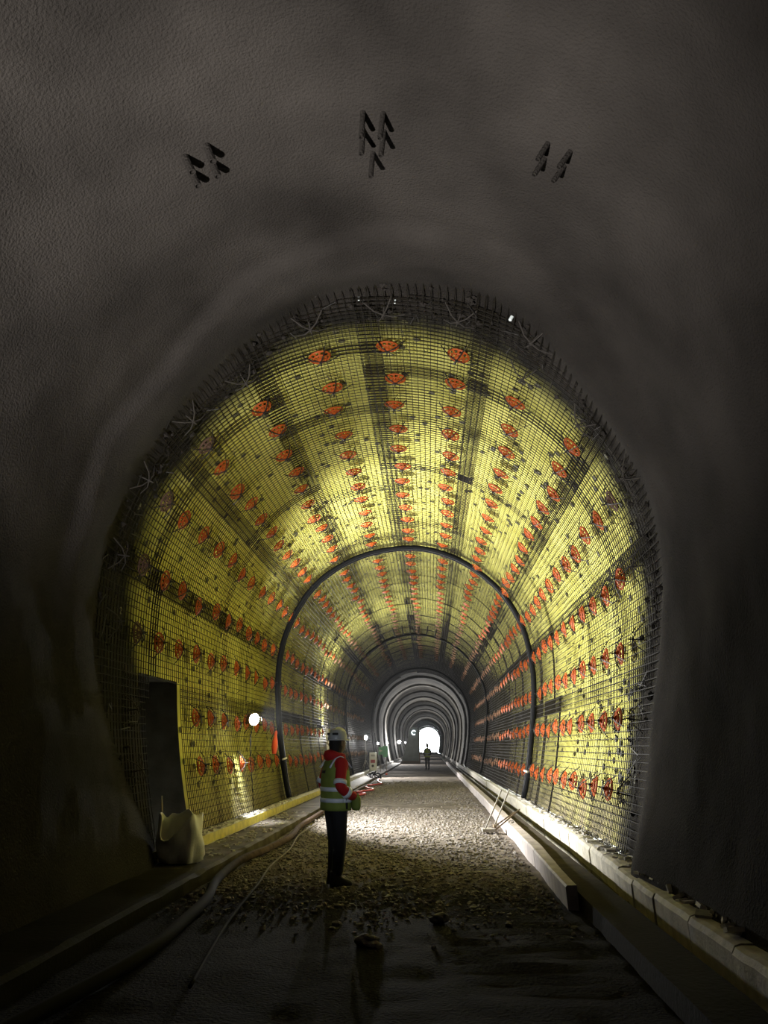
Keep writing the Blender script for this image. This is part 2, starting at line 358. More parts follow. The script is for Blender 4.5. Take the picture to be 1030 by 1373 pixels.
# ---------------------------------------------------------------- reinforcing mesh sheets (parts of the lining)
def bars_of_sheet(sa, sb, L, R, cut=None, hoopcut=None):
    """3-sided bars every 0.1 m both ways, local y from 0; cut(s, y) leaves cells out"""
    k = MB(); rb = 0.0062
    ns = int(round((sb - sa) / 0.1)); ny = int(round(L / 0.1))
    def bar(pts, r=rb):
        if len(pts) > 1: k.tube(pts, r, 4, cap=False)
    for i in range(ns + 1):
        s = sa + i * 0.1; x, z = prof(s, R - 0.010)
        if cut is None: bar([(x, 0, z), (x, L, z)])
        else:
            run = []
            for j in range(ny + 1):
                if cut(s, j * 0.1): bar(run); run = []
                else: run.append((x, j * 0.1, z))
            bar(run)
    steps = 8 if cut is None else ns * 2
    for j in range(ny + 1):
        y = j * 0.1; run = []
        for i in range(steps + 1):
            s = sa - 0.03 + (sb - sa + 0.06) * i / steps
            if cut is not None and (cut(s, y) or (hoopcut and hoopcut(s, y))): bar(run); run = []
            else: x, z = prof(s, R); run.append((x, y, z))
        bar(run)
    me = bpy.data.meshes.new('mesh_sheet'); me.from_pydata(k.v, [], k.f); me.update(); me.materials.append(M['steel'])
    return me
EDGE = [-8.72, -6.62, -5.02, -3.32, -1.72, -0.10, 1.48, 3.38, 4.95, 6.55, 8.72]
PITCH, SHL = 2.06, 2.32
PH = [12.46, 13.4, 13.1, 12.6, 13.8, 12.4, 12.5, 13.3, 13.8, 12.9]
for c in range(10):
    sa, sb = EDGE[c] - 0.13, EDGE[c + 1] + 0.13
    if c == 0: sa = EDGE[0]
    if c == 9: sb = EDGE[10]
    R = 3.505 if c % 2 else 3.525
    shared = [bars_of_sheet(sa, sb, SHL, R), bars_of_sheet(sa, sb, SHL, R - 0.012)]
    y = PH[c] - PITCH * 3
    r = 0
    while y < 58:
        hits = any(y < b and y + SHL > a and sa < q for a, b, q in (NICHE, NICHE2))
        if hits or y < 10.6:
            yy = y; me = bars_of_sheet(sa, sb, SHL, R - 0.012 * (r % 2), cut=lambda s, v: in_niche(s + 0.08, v + yy - .05) and in_niche(s + .08, v + yy + .20), hoopcut=lambda s, v: v + yy < y0(s) + (0.42 if s > -5 else .15))
        else: me = shared[r % 2]
        link('mesh_sheet', me, lining, Matrix.Translation((0, y, 0)))
        y += PITCH; r += 1

# ---------------------------------------------------------------- anchor rosettes
def rosette_mesh():
    k = MB()
    n = 16
    def ringv(r, z, t, m=14):
        k.loft([[Vector(((r + d) * math.cos(a), (r + d) * math.sin(a), z + e)) for d, e in ((-t, 0), (0, t), (t, 0), (0, -t))] for a in [2 * PI * i / m for i in range(m)] + [0.0]], cap=False)
    ringv(0.150, 0.0, 0.016); ringv(0.095, 0.03, 0.014)
    for i in range(10):
        a = 2 * PI * i / 10; c, s = math.cos(a), math.sin(a)
        A = Vector((0.02 * c, 0.02 * s, 0.055)); B = Vector((0.152 * c, 0.152 * s, 0.0)); t = Vector((-s, c, 0)) * 0.018
        k.add([A - t * .6, A + t * .6, B + t, B - t], [(0, 1, 2, 3)])
    k.lathe([(0.04, 0.04), (0.045, 0.055), (0.02, 0.075)], 8)
    me = bpy.data.meshes.new('anchor_rosette'); me.from_pydata(k.v, [], k.f); me.update(); me.materials.append(M['orange']); return me
def star_mesh():
    k = MB()
    for i in range(4):
        a = PI / 4 + i * PI / 2 + 0.12; c, s = math.cos(a), math.sin(a)
        k.tube([(0.0, 0.0, 0.085), (0.13 * c, 0.13 * s, 0.07), (0.29 * c, 0.29 * s, -0.02)], 0.0078, 4)
    k.tube([(0, 0, -0.1), (0, 0, 0.15)], 0.009, 6)
    k.lathe([(0.022, 0.08), (0.022, 0.10)], 8)
    me = bpy.data.meshes.new('anchor_star'); me.from_pydata(k.v, [], k.f); me.update(); me.materials.append(M['star']); return me
rm, sm = rosette_mesh(), star_mesh()
COLS = [(th2s(87), 9.7), (th2s(71), 9.62), (th2s(54.5), 9.40), (th2s(38), 9.36), (th2s(21.8), 9.28), (th2s(5.5), 9.2),
        (zr(2.93), 9.5), (zr(2.0), 9.7), (zr(1.02), 9.9),
        (th2s(103.5), 9.72), (th2s(121), 9.55), (th2s(137.5), 9.5), (th2s(154.5), 9.5), (th2s(171), 9.6),
        (zl(3.17), 9.75), (zl(2.1), 9.7), (zl(1.27), 9.75)]
spots = []
for s, ph in COLS:
    for k in range(-2, 51):
        y = ph + 0.965 * k + rng.normal(0, 0.05); ss = s + rng.normal(0, 0.03)
        if in_niche(ss - 0.25, y - .15) or in_niche(ss - .25, y + .15) or y > 57.5: continue
        if y < y0(ss) + 0.25: continue
        spots.append((y, ss))
spots.sort()
full = spots[:300]; rest = [q for q in spots[300:] if q[0] < 50]
for y, s in full:
    sprayed = y < ye(s) - 0.30; half = y < ye(s) + 0.05
    Mx = frame(s, y, 3.47) @ Matrix.Rotation(rng.uniform(-.35, .35), 4, 'Z') @ Matrix.Rotation(rng.normal(0, .08), 4, 'X')
    if sprayed: t = link('anchor_star', sm, lining, Mx)
    else:
        o = link('anchor_rosette', rm, lining, Mx); t = link('anchor_star', sm, o)
        if half: o.material_slots[0].link = 'OBJECT'; o.material_slots[0].material = M['coated']
    if sprayed: t.material_slots[0].link = 'OBJECT'; t.material_slots[0].material = M['stargrey']
k0 = MB(); k1 = MB(); kd = MB()
for y, s in rest:
    k = k0 if y < 31 else k1
    Mx = frame(s, y, 3.46)
    rg = [(0.14 * math.cos(2 * PI * i / 10), 0.14 * math.sin(2 * PI * i / 10)) for i in range(10)]
    v = [Mx @ Vector((0, 0, 0.055))] + [Mx @ Vector((a, b, 0)) for a, b in rg] + [Mx @ Vector((a, b, -0.015)) for a, b in rg]
    k.add(v, [(0, 1 + i, 1 + (i + 1) % 10) for i in range(10)] + [(1 + i, 11 + i, 11 + (i + 1) % 10, 1 + (i + 1) % 10) for i in range(10)])
    kd.tube([Mx @ Vector((-.17, -.17, 0)), Mx @ Vector((.17, .17, 0))], 0.007, 3); kd.tube([Mx @ Vector((.17, -.17, 0)), Mx @ Vector((-.17, .17, 0))], 0.007, 3)
    kd.tube([Mx @ Vector((0, 0, 0)), Mx @ Vector((0, 0, .16))], 0.014, 4)
tag(k0.build('anchor_rosettes', M['orange'], lining), kind='stuff'); tag(k1.build('dusty_rosettes', M['dustyorange'], lining), kind='stuff'); tag(kd.build('anchor_rods', M['star'], lining), kind='stuff')

# ---------------------------------------------------------------- fixing discs on the membrane
k = MB(); k.lathe([(0.052, 0.0), (0.052, 0.008), (0.03, 0.012), (0.026, 0.006), (0.008, 0.006)], 10)
dm = bpy.data.meshes.new('fixing_disc'); dm.from_pydata(k.v, [], k.f); dm.materials.append(M['disc'])
ds = []
for i in range(2300):
    y = 9.2 + 46 * rng.random(); s = rng.uniform(-8.3, 8.3)
    if in_niche(s - .08, y) or y < ye(s) - 0.5: continue
    ds.append((y, s))
for cx_, cy_ in ((11.9, zr(2.35)), (12.6, zr(1.9)), (12.2, zr(1.5)), (11.75, zr(1.2))):
    for q in range(5): ds.append((cx_ + rng.normal(0, .35), cy_ + rng.normal(0, .12)))
ds.sort()
kr = MB()
for i, (y, s) in enumerate(ds):
    Mx = frame(s, y, 3.61)
    if i < 300: link('fixing_disc', dm, lining, Mx)
    else: kr.add([Mx @ Vector((0.052 * math.cos(a), 0.052 * math.sin(a), 0.006)) for a in [2 * PI * q / 7 for q in range(7)]] + [Mx @ Vector((0, 0, 0.012))], [(q, (q + 1) % 7, 7) for q in range(7)])
tag(kr.build('fixing_discs', M['disc'], lining), kind='stuff')
# tie-wire ends and stubs sticking out of the mesh
kw = MB()
for i in range(1500):
    y = 8.4 + 30 * rng.random() ** 1.3; s = rng.uniform(-8.2, 8.3)
    if y < y0(s) + 0.2 or in_niche(s, y): continue
    Mx = frame(s, y, 3.49); a = rng.uniform(0, 2 * PI); l = rng.uniform(.04, .10)
    kw.tube([Mx @ Vector((0, 0, 0)), Mx @ Vector((l * math.cos(a) * .6, l * math.sin(a) * .6, l))], 0.005, 3)
for i in range(45):
    s = rng.uniform(-8, 8.3); y = y0(s) + rng.uniform(.1, .9); Mx = frame(s, y, 3.49); a = rng.uniform(0, 2 * PI); l = rng.uniform(.12, .3)
    if in_niche(s, y): continue
    kw.tube([Mx @ Vector((0, 0, 0)), Mx @ Vector((l * math.cos(a), l * math.sin(a), 0.05))], 0.007, 4)
tag(kw.build('tie_wires', M['star'], lining), kind='stuff')
# bits of sprayed concrete stuck on the mesh near the edge
kb = MB()
for i in range(150):
    s = rng.uniform(-8, 8.3); y = y0(s) + rng.uniform(.15, 1.0)
    if in_niche(s, y): continue
    Mx = frame(s, y, 3.50); r = rng.uniform(.012, .045)
    kb.add([Mx @ Vector((p[0] * r * rng.uniform(.7, 1.6), p[1] * r * rng.uniform(.7, 1.6), p[2] * r)) for p in ((1, 0, 0), (-1, 0, 0), (0, 1, 0), (0, -1, 0), (0, 0, 1), (0, 0, -1))],
           [(0, 2, 4), (2, 1, 4), (1, 3, 4), (3, 0, 4), (2, 0, 5), (1, 2, 5), (3, 1, 5), (0, 3, 5)])
tag(kb.build('spatter_lumps', M['shot'], lining), kind='stuff')

# ---------------------------------------------------------------- pipe stubs in the foreground vault
def ray(px, py):
    d = fw * F + rt * (px - CX) - up * (py - CY); return Vector(d / np.linalg.norm(d))
def on_shot(px, py):
    d = ray(px, py); o = Vector((0, 0, H)); t = 2.0
    while t < 30:
        p = o + d * t; 
        rr = math.hypot(p.x - XC, p.z - ZC); th = math.degrees(math.atan2(p.z - ZC, p.x - XC)); s = th2s(th)
        if rr > shot_r(s, p.y): return p, s
        t += 0.01
for px, py in [(487, 150), (487, 173), (514, 151), (515, 175), (500, 204), (248, 210), (256, 229), (277, 195), (284, 216), (735, 192), (730, 213), (765, 203), (757, 222)]:
    p, s = on_shot(px, py)
    k = MB(); thick = 0.034 if px < 300 else 0.024; ln = 0.28 if 400 < px < 600 else 0.19
    k.lathe([(thick, -0.06), (thick, ln), (thick * .75, ln), (thick * .7, ln - .06)], 10)
    link('pipe_stub', k.build('pipe_stub', M['shot']).data, ceiling, frame(s, p.y, math.hypot(p.x - XC, p.z - ZC)))
for o in [o for o in C.objects if o.name.startswith('pipe_stub') and o.parent is None]: bpy.data.objects.remove(o)
for nm_, px, py in (('a', 687, 424), ('b', 530, 402), ('c', 481, 398)):
    p, s = on_shot(px, py); k = MB(); k.lathe([(0.022, -0.05), (0.022, 0.05), (0.016, 0.055)] if px == 687 else [(0.012, -0.05), (0.012, 0.04), (0.008, 0.045)], 10)
    o = k.build('survey_stud', M['stud'], ceiling); o.matrix_local = frame(s, p.y, math.hypot(p.x - XC, p.z - ZC) - 0.01)

# ---------------------------------------------------------------- black hose hoops
def hose_hoop(y, label, r, extra, R=3.43, tie=True):
    t = thing('hose_hoop', label, 'hose', (XC, y, 0.3), group='black hoses around the lining')
    def path(dr, dy, n=72):
        out = []
        for s in np.linspace(zl(0.36), zr(0.36), n):
            s = float(s); x, z = prof(s, R - dr + 0.03 * nz(s * .9, y, 2)); out.append((x - XC, dy + 0.09 * nz(s * .6, y, 7), z - 0.3))
        return out
    MB().tube(path(0, 0), r, 8).build('hose', M['rubber'], t, True)
    if extra: MB().tube(path(0.02, r * 2.1), r * .8, 8).build('hose', M['rubber'], t, True)
    if tie:
        for z in ((1.30, -1), (1.0, 1)):
            s = zl(z[0]) if z[1] < 0 else zr(z[0]); x, zz = prof(s, R - 0.03)
            k = MB(); k.tube([(x - XC, -.10, zz - .3), (x - XC - z[1] * .07, 0.03, zz - .27), (x - XC, .16, zz - .3)], 0.025, 6); k.build('hose_tie', M['fleece'], t)
    return t
hose_hoop(21.0, 'thick black double hose arching over the lining, nearest to the worker', 0.062, True)
hose_hoop(38.6, 'black hose arch, second one down the tunnel, behind the thick double hose', 0.055, False, tie=False)
hose_hoop(56.0, 'black hose arch, third one down the tunnel, where yellow lining turns grey', 0.06, False, tie=False)
# short rods hanging in pairs in front of the second hose
for xx, th in ((0, 103), (0, 90), (0, 76)):
    for dy in (-.22, .22):
        k = MB(); k.tube([(0, 0, -.1), (0, 0, .3)], .035, 6); k.tube([(0, -.05, .3), (0, -.3, .33)], .035, 6)
        o = k.build('rod_hook', M['star'], lining); o.matrix_local = frame(th2s(th) + dy, 36.5, 3.5)

# ---------------------------------------------------------------- ground
xs_ = np.concatenate([np.arange(-6.5, 1.6, 0.13), np.arange(1.62, 3.2, 0.16)])
yy_ = np.concatenate([np.arange(-24, 4, 2.0), np.arange(4, 32, 0.14), np.arange(32, 70, 0.6), np.arange(70, 256, 6)])
verts = []; faces = []
for x in xs_:
    for y in yy_:
        x = float(x); y = float(y)
        z = 0.035 * nz(x * .8, y * .5, 0) + 0.02 * nz(x * 3, y * 3, 5) * (y < 32) + 0.05 * math.exp(-((y - 23.5) / 1.0) ** 2) * math.exp(-((x + .6) / 1.6) ** 2)
        if 6.2 < y < 11 and 0.2 < x < 1.2: z += 0.018 * math.sin(y * 24 + x * 3)             # tyre tread marks
        if x > 1.6: z = -0.16
        verts.append((x, y, z - 0.02))
n = len(yy_)
for i in range(len(xs_) - 1):
    for j in range(n - 1): a = i * n + j; faces.append((a, a + n, a + n + 1, a + 1))
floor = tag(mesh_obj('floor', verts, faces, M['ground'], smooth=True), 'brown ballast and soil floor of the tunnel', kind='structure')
at = floor.data.attributes.new('mud_and_dark', 'FLOAT', 'POINT'); at.data.foreach_set('value', [1 - sst(9.4, 11.8, v[1] + .9 * nz(v[0] * 1.2, v[1] * 1.2, 4)) for v in verts])  # floor colour turns near black towards the camera, with a ragged edge
# loose stones
bm = bmesh.new(); bmesh.ops.create_icosphere(bm, subdivisions=1, radius=1); bm.verts.index_update()
ico = np.array([q.co[:] for q in bm.verts]); icf = np.array([[q.index for q in p.verts] for p in bm.faces]); bm.free()
N = 24000
sx = rng.uniform(-2.8, 1.36, N); sy = 9.2 + 30 * rng.random(N) ** 1.25 + rng.normal(0, .7, N); sr = rng.gamma(4, 0.0034, N) * (1 + 0.012 * sy); sr = np.clip(sr, .006, .06)
V = ico[None] * (1 + rng.normal(0, .22, (N, 12, 1))) * sr[:, None, None] * np.stack([rng.uniform(.8, 1.4, N), rng.uniform(.8, 1.4, N), rng.uniform(.45, .9, N)], 1)[:, None, :]
V[:, :, 0] += sx[:, None]; V[:, :, 1] += sy[:, None]; V[:, :, 2] += (0.035 * np.array([nz(a * .8, b * .5, 0) for a, b in zip(sx, sy)]) - 0.012)[:, None]
me = bpy.data.meshes.new('gravel'); me.from_pydata(V.reshape(-1, 3).tolist(), [], (icf[None] + 12 * np.arange(N)[:, None, None]).reshape(-1, 3).tolist()); me.materials.append(M['stone'])
tag(link('gravel', me), 'loose grey brown gravel scattered over the tunnel floor', 'gravel', kind='stuff')

# ---------------------------------------------------------------- left walkway and kerb
def strip(poly_at, ys_, m, name, parent=None, jit=0.0):
    k = MB(); rings = []
    for y in ys_:
        rings.append([Vector((p[0] + jit * nz(y * 2, i, 0), y, p[1] + jit * nz(y * 2.3, i, 7))) for i, p in enumerate(poly_at(y))])
    k.loft(rings); return k.build(name, m, parent)
wk = strip(lambda y: [(-4.0, -0.2), (-4.0, 0.12), (-2.93, 0.13), (-2.88, 0.10), (-2.86, -0.2)], np.concatenate([np.arange(5.0, 34, 0.35), np.arange(34, 120, 3)]), M['slab'], 'trim_1', jit=0.02)
tag(wk, 'low concrete walkway along the left wall', kind='structure')
lk = tag(strip(lambda y: [(-4.1, 0.1), (-4.1, 0.30), (-3.62, 0.30), (-3.57, 0.27), (-3.56, 0.1)], np.concatenate([np.arange(13.0, 34, 0.3), np.arange(34, 120, 3)]), M['dust'], 'trim_2', jit=0.025), 'dusty kerb at the foot of the left wall', kind='structure')
ysn = np.arange(12.3, 34, 0.3)
kk = MB(); rings = []
for y in ysn:
    a = 0.025 * nz(y * 2, 3, 0); rings.append([Vector((-3.56 + a, y, 0.285 + .01 * nz(y * 3, 0, 0))), Vector((-3.545 + a, y, 0.285)), Vector((-3.53 + a, y, 0.15 + .03 * nz(y * 2.5, 1, 1))), Vector((-3.55 + a, y, 0.15))])
kk.loft(rings); kk.build('yellow_sheet_edge', M['yellow'], lk)
strip(lambda y: [(-4.1, 0.1), (-4.1, 0.28), (-3.6, 0.28), (-3.56, 0.1)], np.arange(12.3, 13.1, 0.2), M['dust'], 'kerb_end', lk, jit=0.02)
nk = tag(strip(lambda y: [(-4.3, 0.0), (-4.3, 0.27), (-3.77, 0.28), (-3.72, 0.24), (-3.73, 0.0)], np.arange(4, 11.5, 0.25), M['slab'], 'trim_3', jit=0.04), 'ragged dark kerb at the foot of the left wall in the foreground', kind='structure')
rings = []
for y in np.arange(6.6, 11.45, 0.12):
    y = float(y); rings.append([Vector((-3.735, y, .275 + .02 * nz(y * 3, 0, 0))), Vector((-3.70, y, .27 + .02 * nz(y * 3, 0, 0))), Vector((-3.685, y, .16 + .07 * nz(y * 3.1, 4, 1))), Vector((-3.72, y, .16))])
kk = MB(); kk.loft(rings); kk.build('yellow_sheet_edge', M['yellow'], nk)

# ---------------------------------------------------------------- right drain: lip, slab, water, kerb stones
rk = tag(strip(lambda y: [(1.55, -0.2), (1.55, 0.14), (1.92, 0.15), (1.94, 0.13), (1.94, -0.2)], np.concatenate([np.arange(4, 34, .5), np.arange(34, 250, 6)]), M['beamgrey'], 'trim_4', jit=0.012), 'brown drain slab between the pale beam and the right kerb', kind='structure')
wt = MB(); wt.box((2.1, 126, -0.09), (0.5, 250, 0.06)); tag(wt.build('drain_water', M['water']), 'dark greenish water in the drain along the right kerb', 'water', kind='stuff')
def bx(y): return 1.40 + 0.05 * sst(9, 13, y) + .05 * sst(15, 25, y)
bt = thing('drain_beam', 'long pale precast drain beam along the right side of the gravel', 'beam', (1.4, 9.0, 0))
joint = [9.0, 12.0, 15.6, 20, 26, 33, 42, 52, 64, 80]
for a, b in zip(joint[:-1], joint[1:]):
    q = MB(); rings = []
    for y in np.linspace(a + .012, b - .012, 9):
        y = float(y); x0 = bx(y) - 1.4; wdt = 0.12 + 0.05 * sst(9, 13, y); h = 0.22 + .012 * nz(y, 0, 3)
        rings.append([Vector((x0 + .02, y - 9, -.1)), Vector((x0, y - 9, h - .02)), Vector((x0 + .02, y - 9, h)), Vector((x0 + wdt, y - 9, h)), Vector((x0 + wdt + .01, y - 9, -.1))])
    q.loft(rings); q.build('beam_unit', M['beam'], bt)
rl = tag(strip(lambda y: [(2.30 + .13 * sst(7, 15, y), -0.2), (2.30 + .13 * sst(7, 15, y), 0.24), (3.3, 0.30), (3.3, -0.2)], np.concatenate([np.arange(2, 34, .4), np.arange(34, 250, 6)]), M['dust'], 'trim_5', jit=0.03), 'dusty ledge at the foot of the right wall', kind='structure')
kj = [4.0, 5.1, 6.3, 7.3, 8.4, 9.25, 10.1, 11.1, 12.1, 13.1, 14.1, 15.1, 16.1, 17.1, 18.1, 19.1, 20.1, 21.1, 22.1, 24.1, 26.1, 28.1, 31, 34, 38, 42, 48, 56, 66]
for a, b in zip(kj[:-1], kj[1:]):
    q = MB(); rings = []; o = rng.normal(0, .01)
    for y in np.linspace(a + .012, b - .012, 7):
        y = float(y); x0 = 2.12 + .18 * sst(7, 15, y) + o + .012 * nz(y * 4, 1, 0); h = .265 + .012 * nz(y * 3, 2, 1) + o
        rings.append([Vector((x0 + .02, y, -.15)), Vector((x0, y, h - .06)), Vector((x0 + .025, y, h - .015)), Vector((x0 + .07, y, h)), Vector((x0 + .22, y, h)), Vector((x0 + .22, y, -.15))])
    q.loft(rings); q.build('kerb_stone', M['kerb'], rl)
# flakes of fallen concrete on the ledge
kf = MB()
for i in range(330):
    y = 6.5 + 16 * rng.random() ** 1.4; x = rng.uniform(2.22, 2.55) + .12 * sst(7, 15, y); a = rng.uniform(0, PI); r = rng.uniform(.03, .11)
    Mx = Matrix.Translation((x, y, .29 + rng.uniform(0, .03))) @ Matrix.Rotation(a, 4, 'Z') @ Matrix.Rotation(rng.normal(0, .4), 4, 'X')
    kf.box((0, 0, 0), (r * 1.6, r * .8, r * .3), Mx)
tag(kf.build('concrete_flakes', M['dust']), 'flakes of fallen concrete lying along the right ledge', 'rubble', kind='stuff')
kf = MB()
for i in range(160):
    y = 12.6 + 9 * rng.random(); x = rng.uniform(-3.75, -3.58); r = rng.uniform(.015, .06); kf.box((0, 0, 0), (r * 1.5, r, r * .6), Matrix.Translation((x, y, .31)) @ Matrix.Rotation(rng.uniform(0, 3), 4, 'Z'))
for i in range(120):
    y = 11.6 + 8 * rng.random(); x = rng.uniform(-3.5, -2.95); r = rng.uniform(.015, .05); kf.box((0, 0, 0), (r * 1.5, r, r * .5), Matrix.Translation((x, y, .135)) @ Matrix.Rotation(rng.uniform(0, 3), 4, 'Z'))
tag(kf.build('concrete_crumbs', M['dust']), 'crumbs of fallen concrete on the left kerb and walkway', 'rubble', kind='stuff')

# ---------------------------------------------------------------- lamps
def flood(loc, label, target, power, size=150, stand=True, head=0.16, lens='lens', light=True):
    x, y, z = loc
    t = thing('floodlight', label, 'lamp', (x, y, 0.13 if stand else z))
    z0 = z - t.location.z
    d = (Vector(target) - Vector(loc)); rzq = d.to_track_quat('Y', 'Z').to_matrix().to_4x4()
    Mx = Matrix.Translation((0, 0, z0)) @ rzq
    k = MB(); k.lathe([(head * .35, -.10), (head * .58, -.07), (head * .60, 0.0), (head * .56, 0.0)], 20, Mx @ Matrix.Rotation(-PI / 2, 4, 'X'))
    for i in range(5): k.box((-.5 * head + i * head * .25, -.10, 0), (.008, .05, head), Mx)
    k.build('housing', M['metaldark'], t)
    k = MB(); rg = []
    for u, b in ((0.5, -.015), (0.5, .012), (.42, .04), (.2, .055)):
        rg.append([Mx @ Vector((math.cos(q * PI / 8) * head * 1.1 * u, b, math.sin(q * PI / 8) * head * 1.1 * u)) for q in range(16)])
    k.loft(rg); k.build('lens', M[lens], t)
    if stand:
        k = MB(); k.tube([(0, -.04, z0 - head * .5), (0, -.04, .55)], .016, 8); k.build('pole', M['metal'], t)
        for a in (0.3, 2.4, 4.5): k = MB(); k.tube([(0, -.04, .8), (.42 * math.cos(a), -.04 + .42 * math.sin(a), 0)], .012, 6); k.build('leg', M['metal'], t)
    else:
        k = MB(); k.tube([(-head * .8, -.04, -.02), (-head * .8, -.12, .04), (-.06, -.2, .13), (head * .8, -.12, .04), (head * .8, -.04, -.02)], .009, 6); k.build('bracket', M['metaldark'], t)
        k = MB(); k.tube([(0, -.08, -.05), (-.05, -.06, -.4), (-.02, -.03, -.9), (.06, -.1, -1.4), (.10, -.1, -1.84)], .009, 6); k.build('lamp_cable', M['rubber'], t)
    if power: spot('floodlight_light', tuple(Vector(loc) + d.normalized() * .1), target, power, size, .7, .08, (1, .98, .95))
    return t
flood(LAMP1, 'glaring white floodlight hung on the mesh of the left wall before the thick hose', (-2.0, 15.2, 1.9), 0, stand=False, head=.22)
flood((-3.62, 45.0, 2.11), 'glaring white floodlight on a stand, first beyond the worker on the left', (-1.6, 43.4, 1.9), 3000, head=.22)
flood((-3.90, 31.6, 1.75), 'white lamp on a stand in the mouth of the pale niche beyond the worker', (-0.4, 29.5, 6.0), 3600, size=165)
flood((-3.35, 51.5, 1.80), 'small white lamp on a stand just behind the white control cabinet', (-1.0, 45.0, 1.4), 300, head=.12)
flood((-3.05, 57.0, 1.86), 'small white lamp on a stand right behind the mint green board', (-1.0, 45.0, 1.5), 300, head=.14)
flood((-3.05, 79.0, 2.05), 'white floodlight on a stand beside the tall grey sheeted rig', (0.0, 66.0, 2.4), 2600, head=.3)
for y_, nm in ((100.0, 'added unseen floodlight far behind the grey rig, first of three'), (130.0, 'added unseen floodlight far behind the grey rig, second of three'), (165.0, 'added unseen floodlight far behind the grey rig, last before the portal')):
    flood((-3.1, y_, 2.1), nm, (0.0, y_ - 4, 2.6), 1800)  # added lamps hidden by the rig, there to brighten the far tunnel

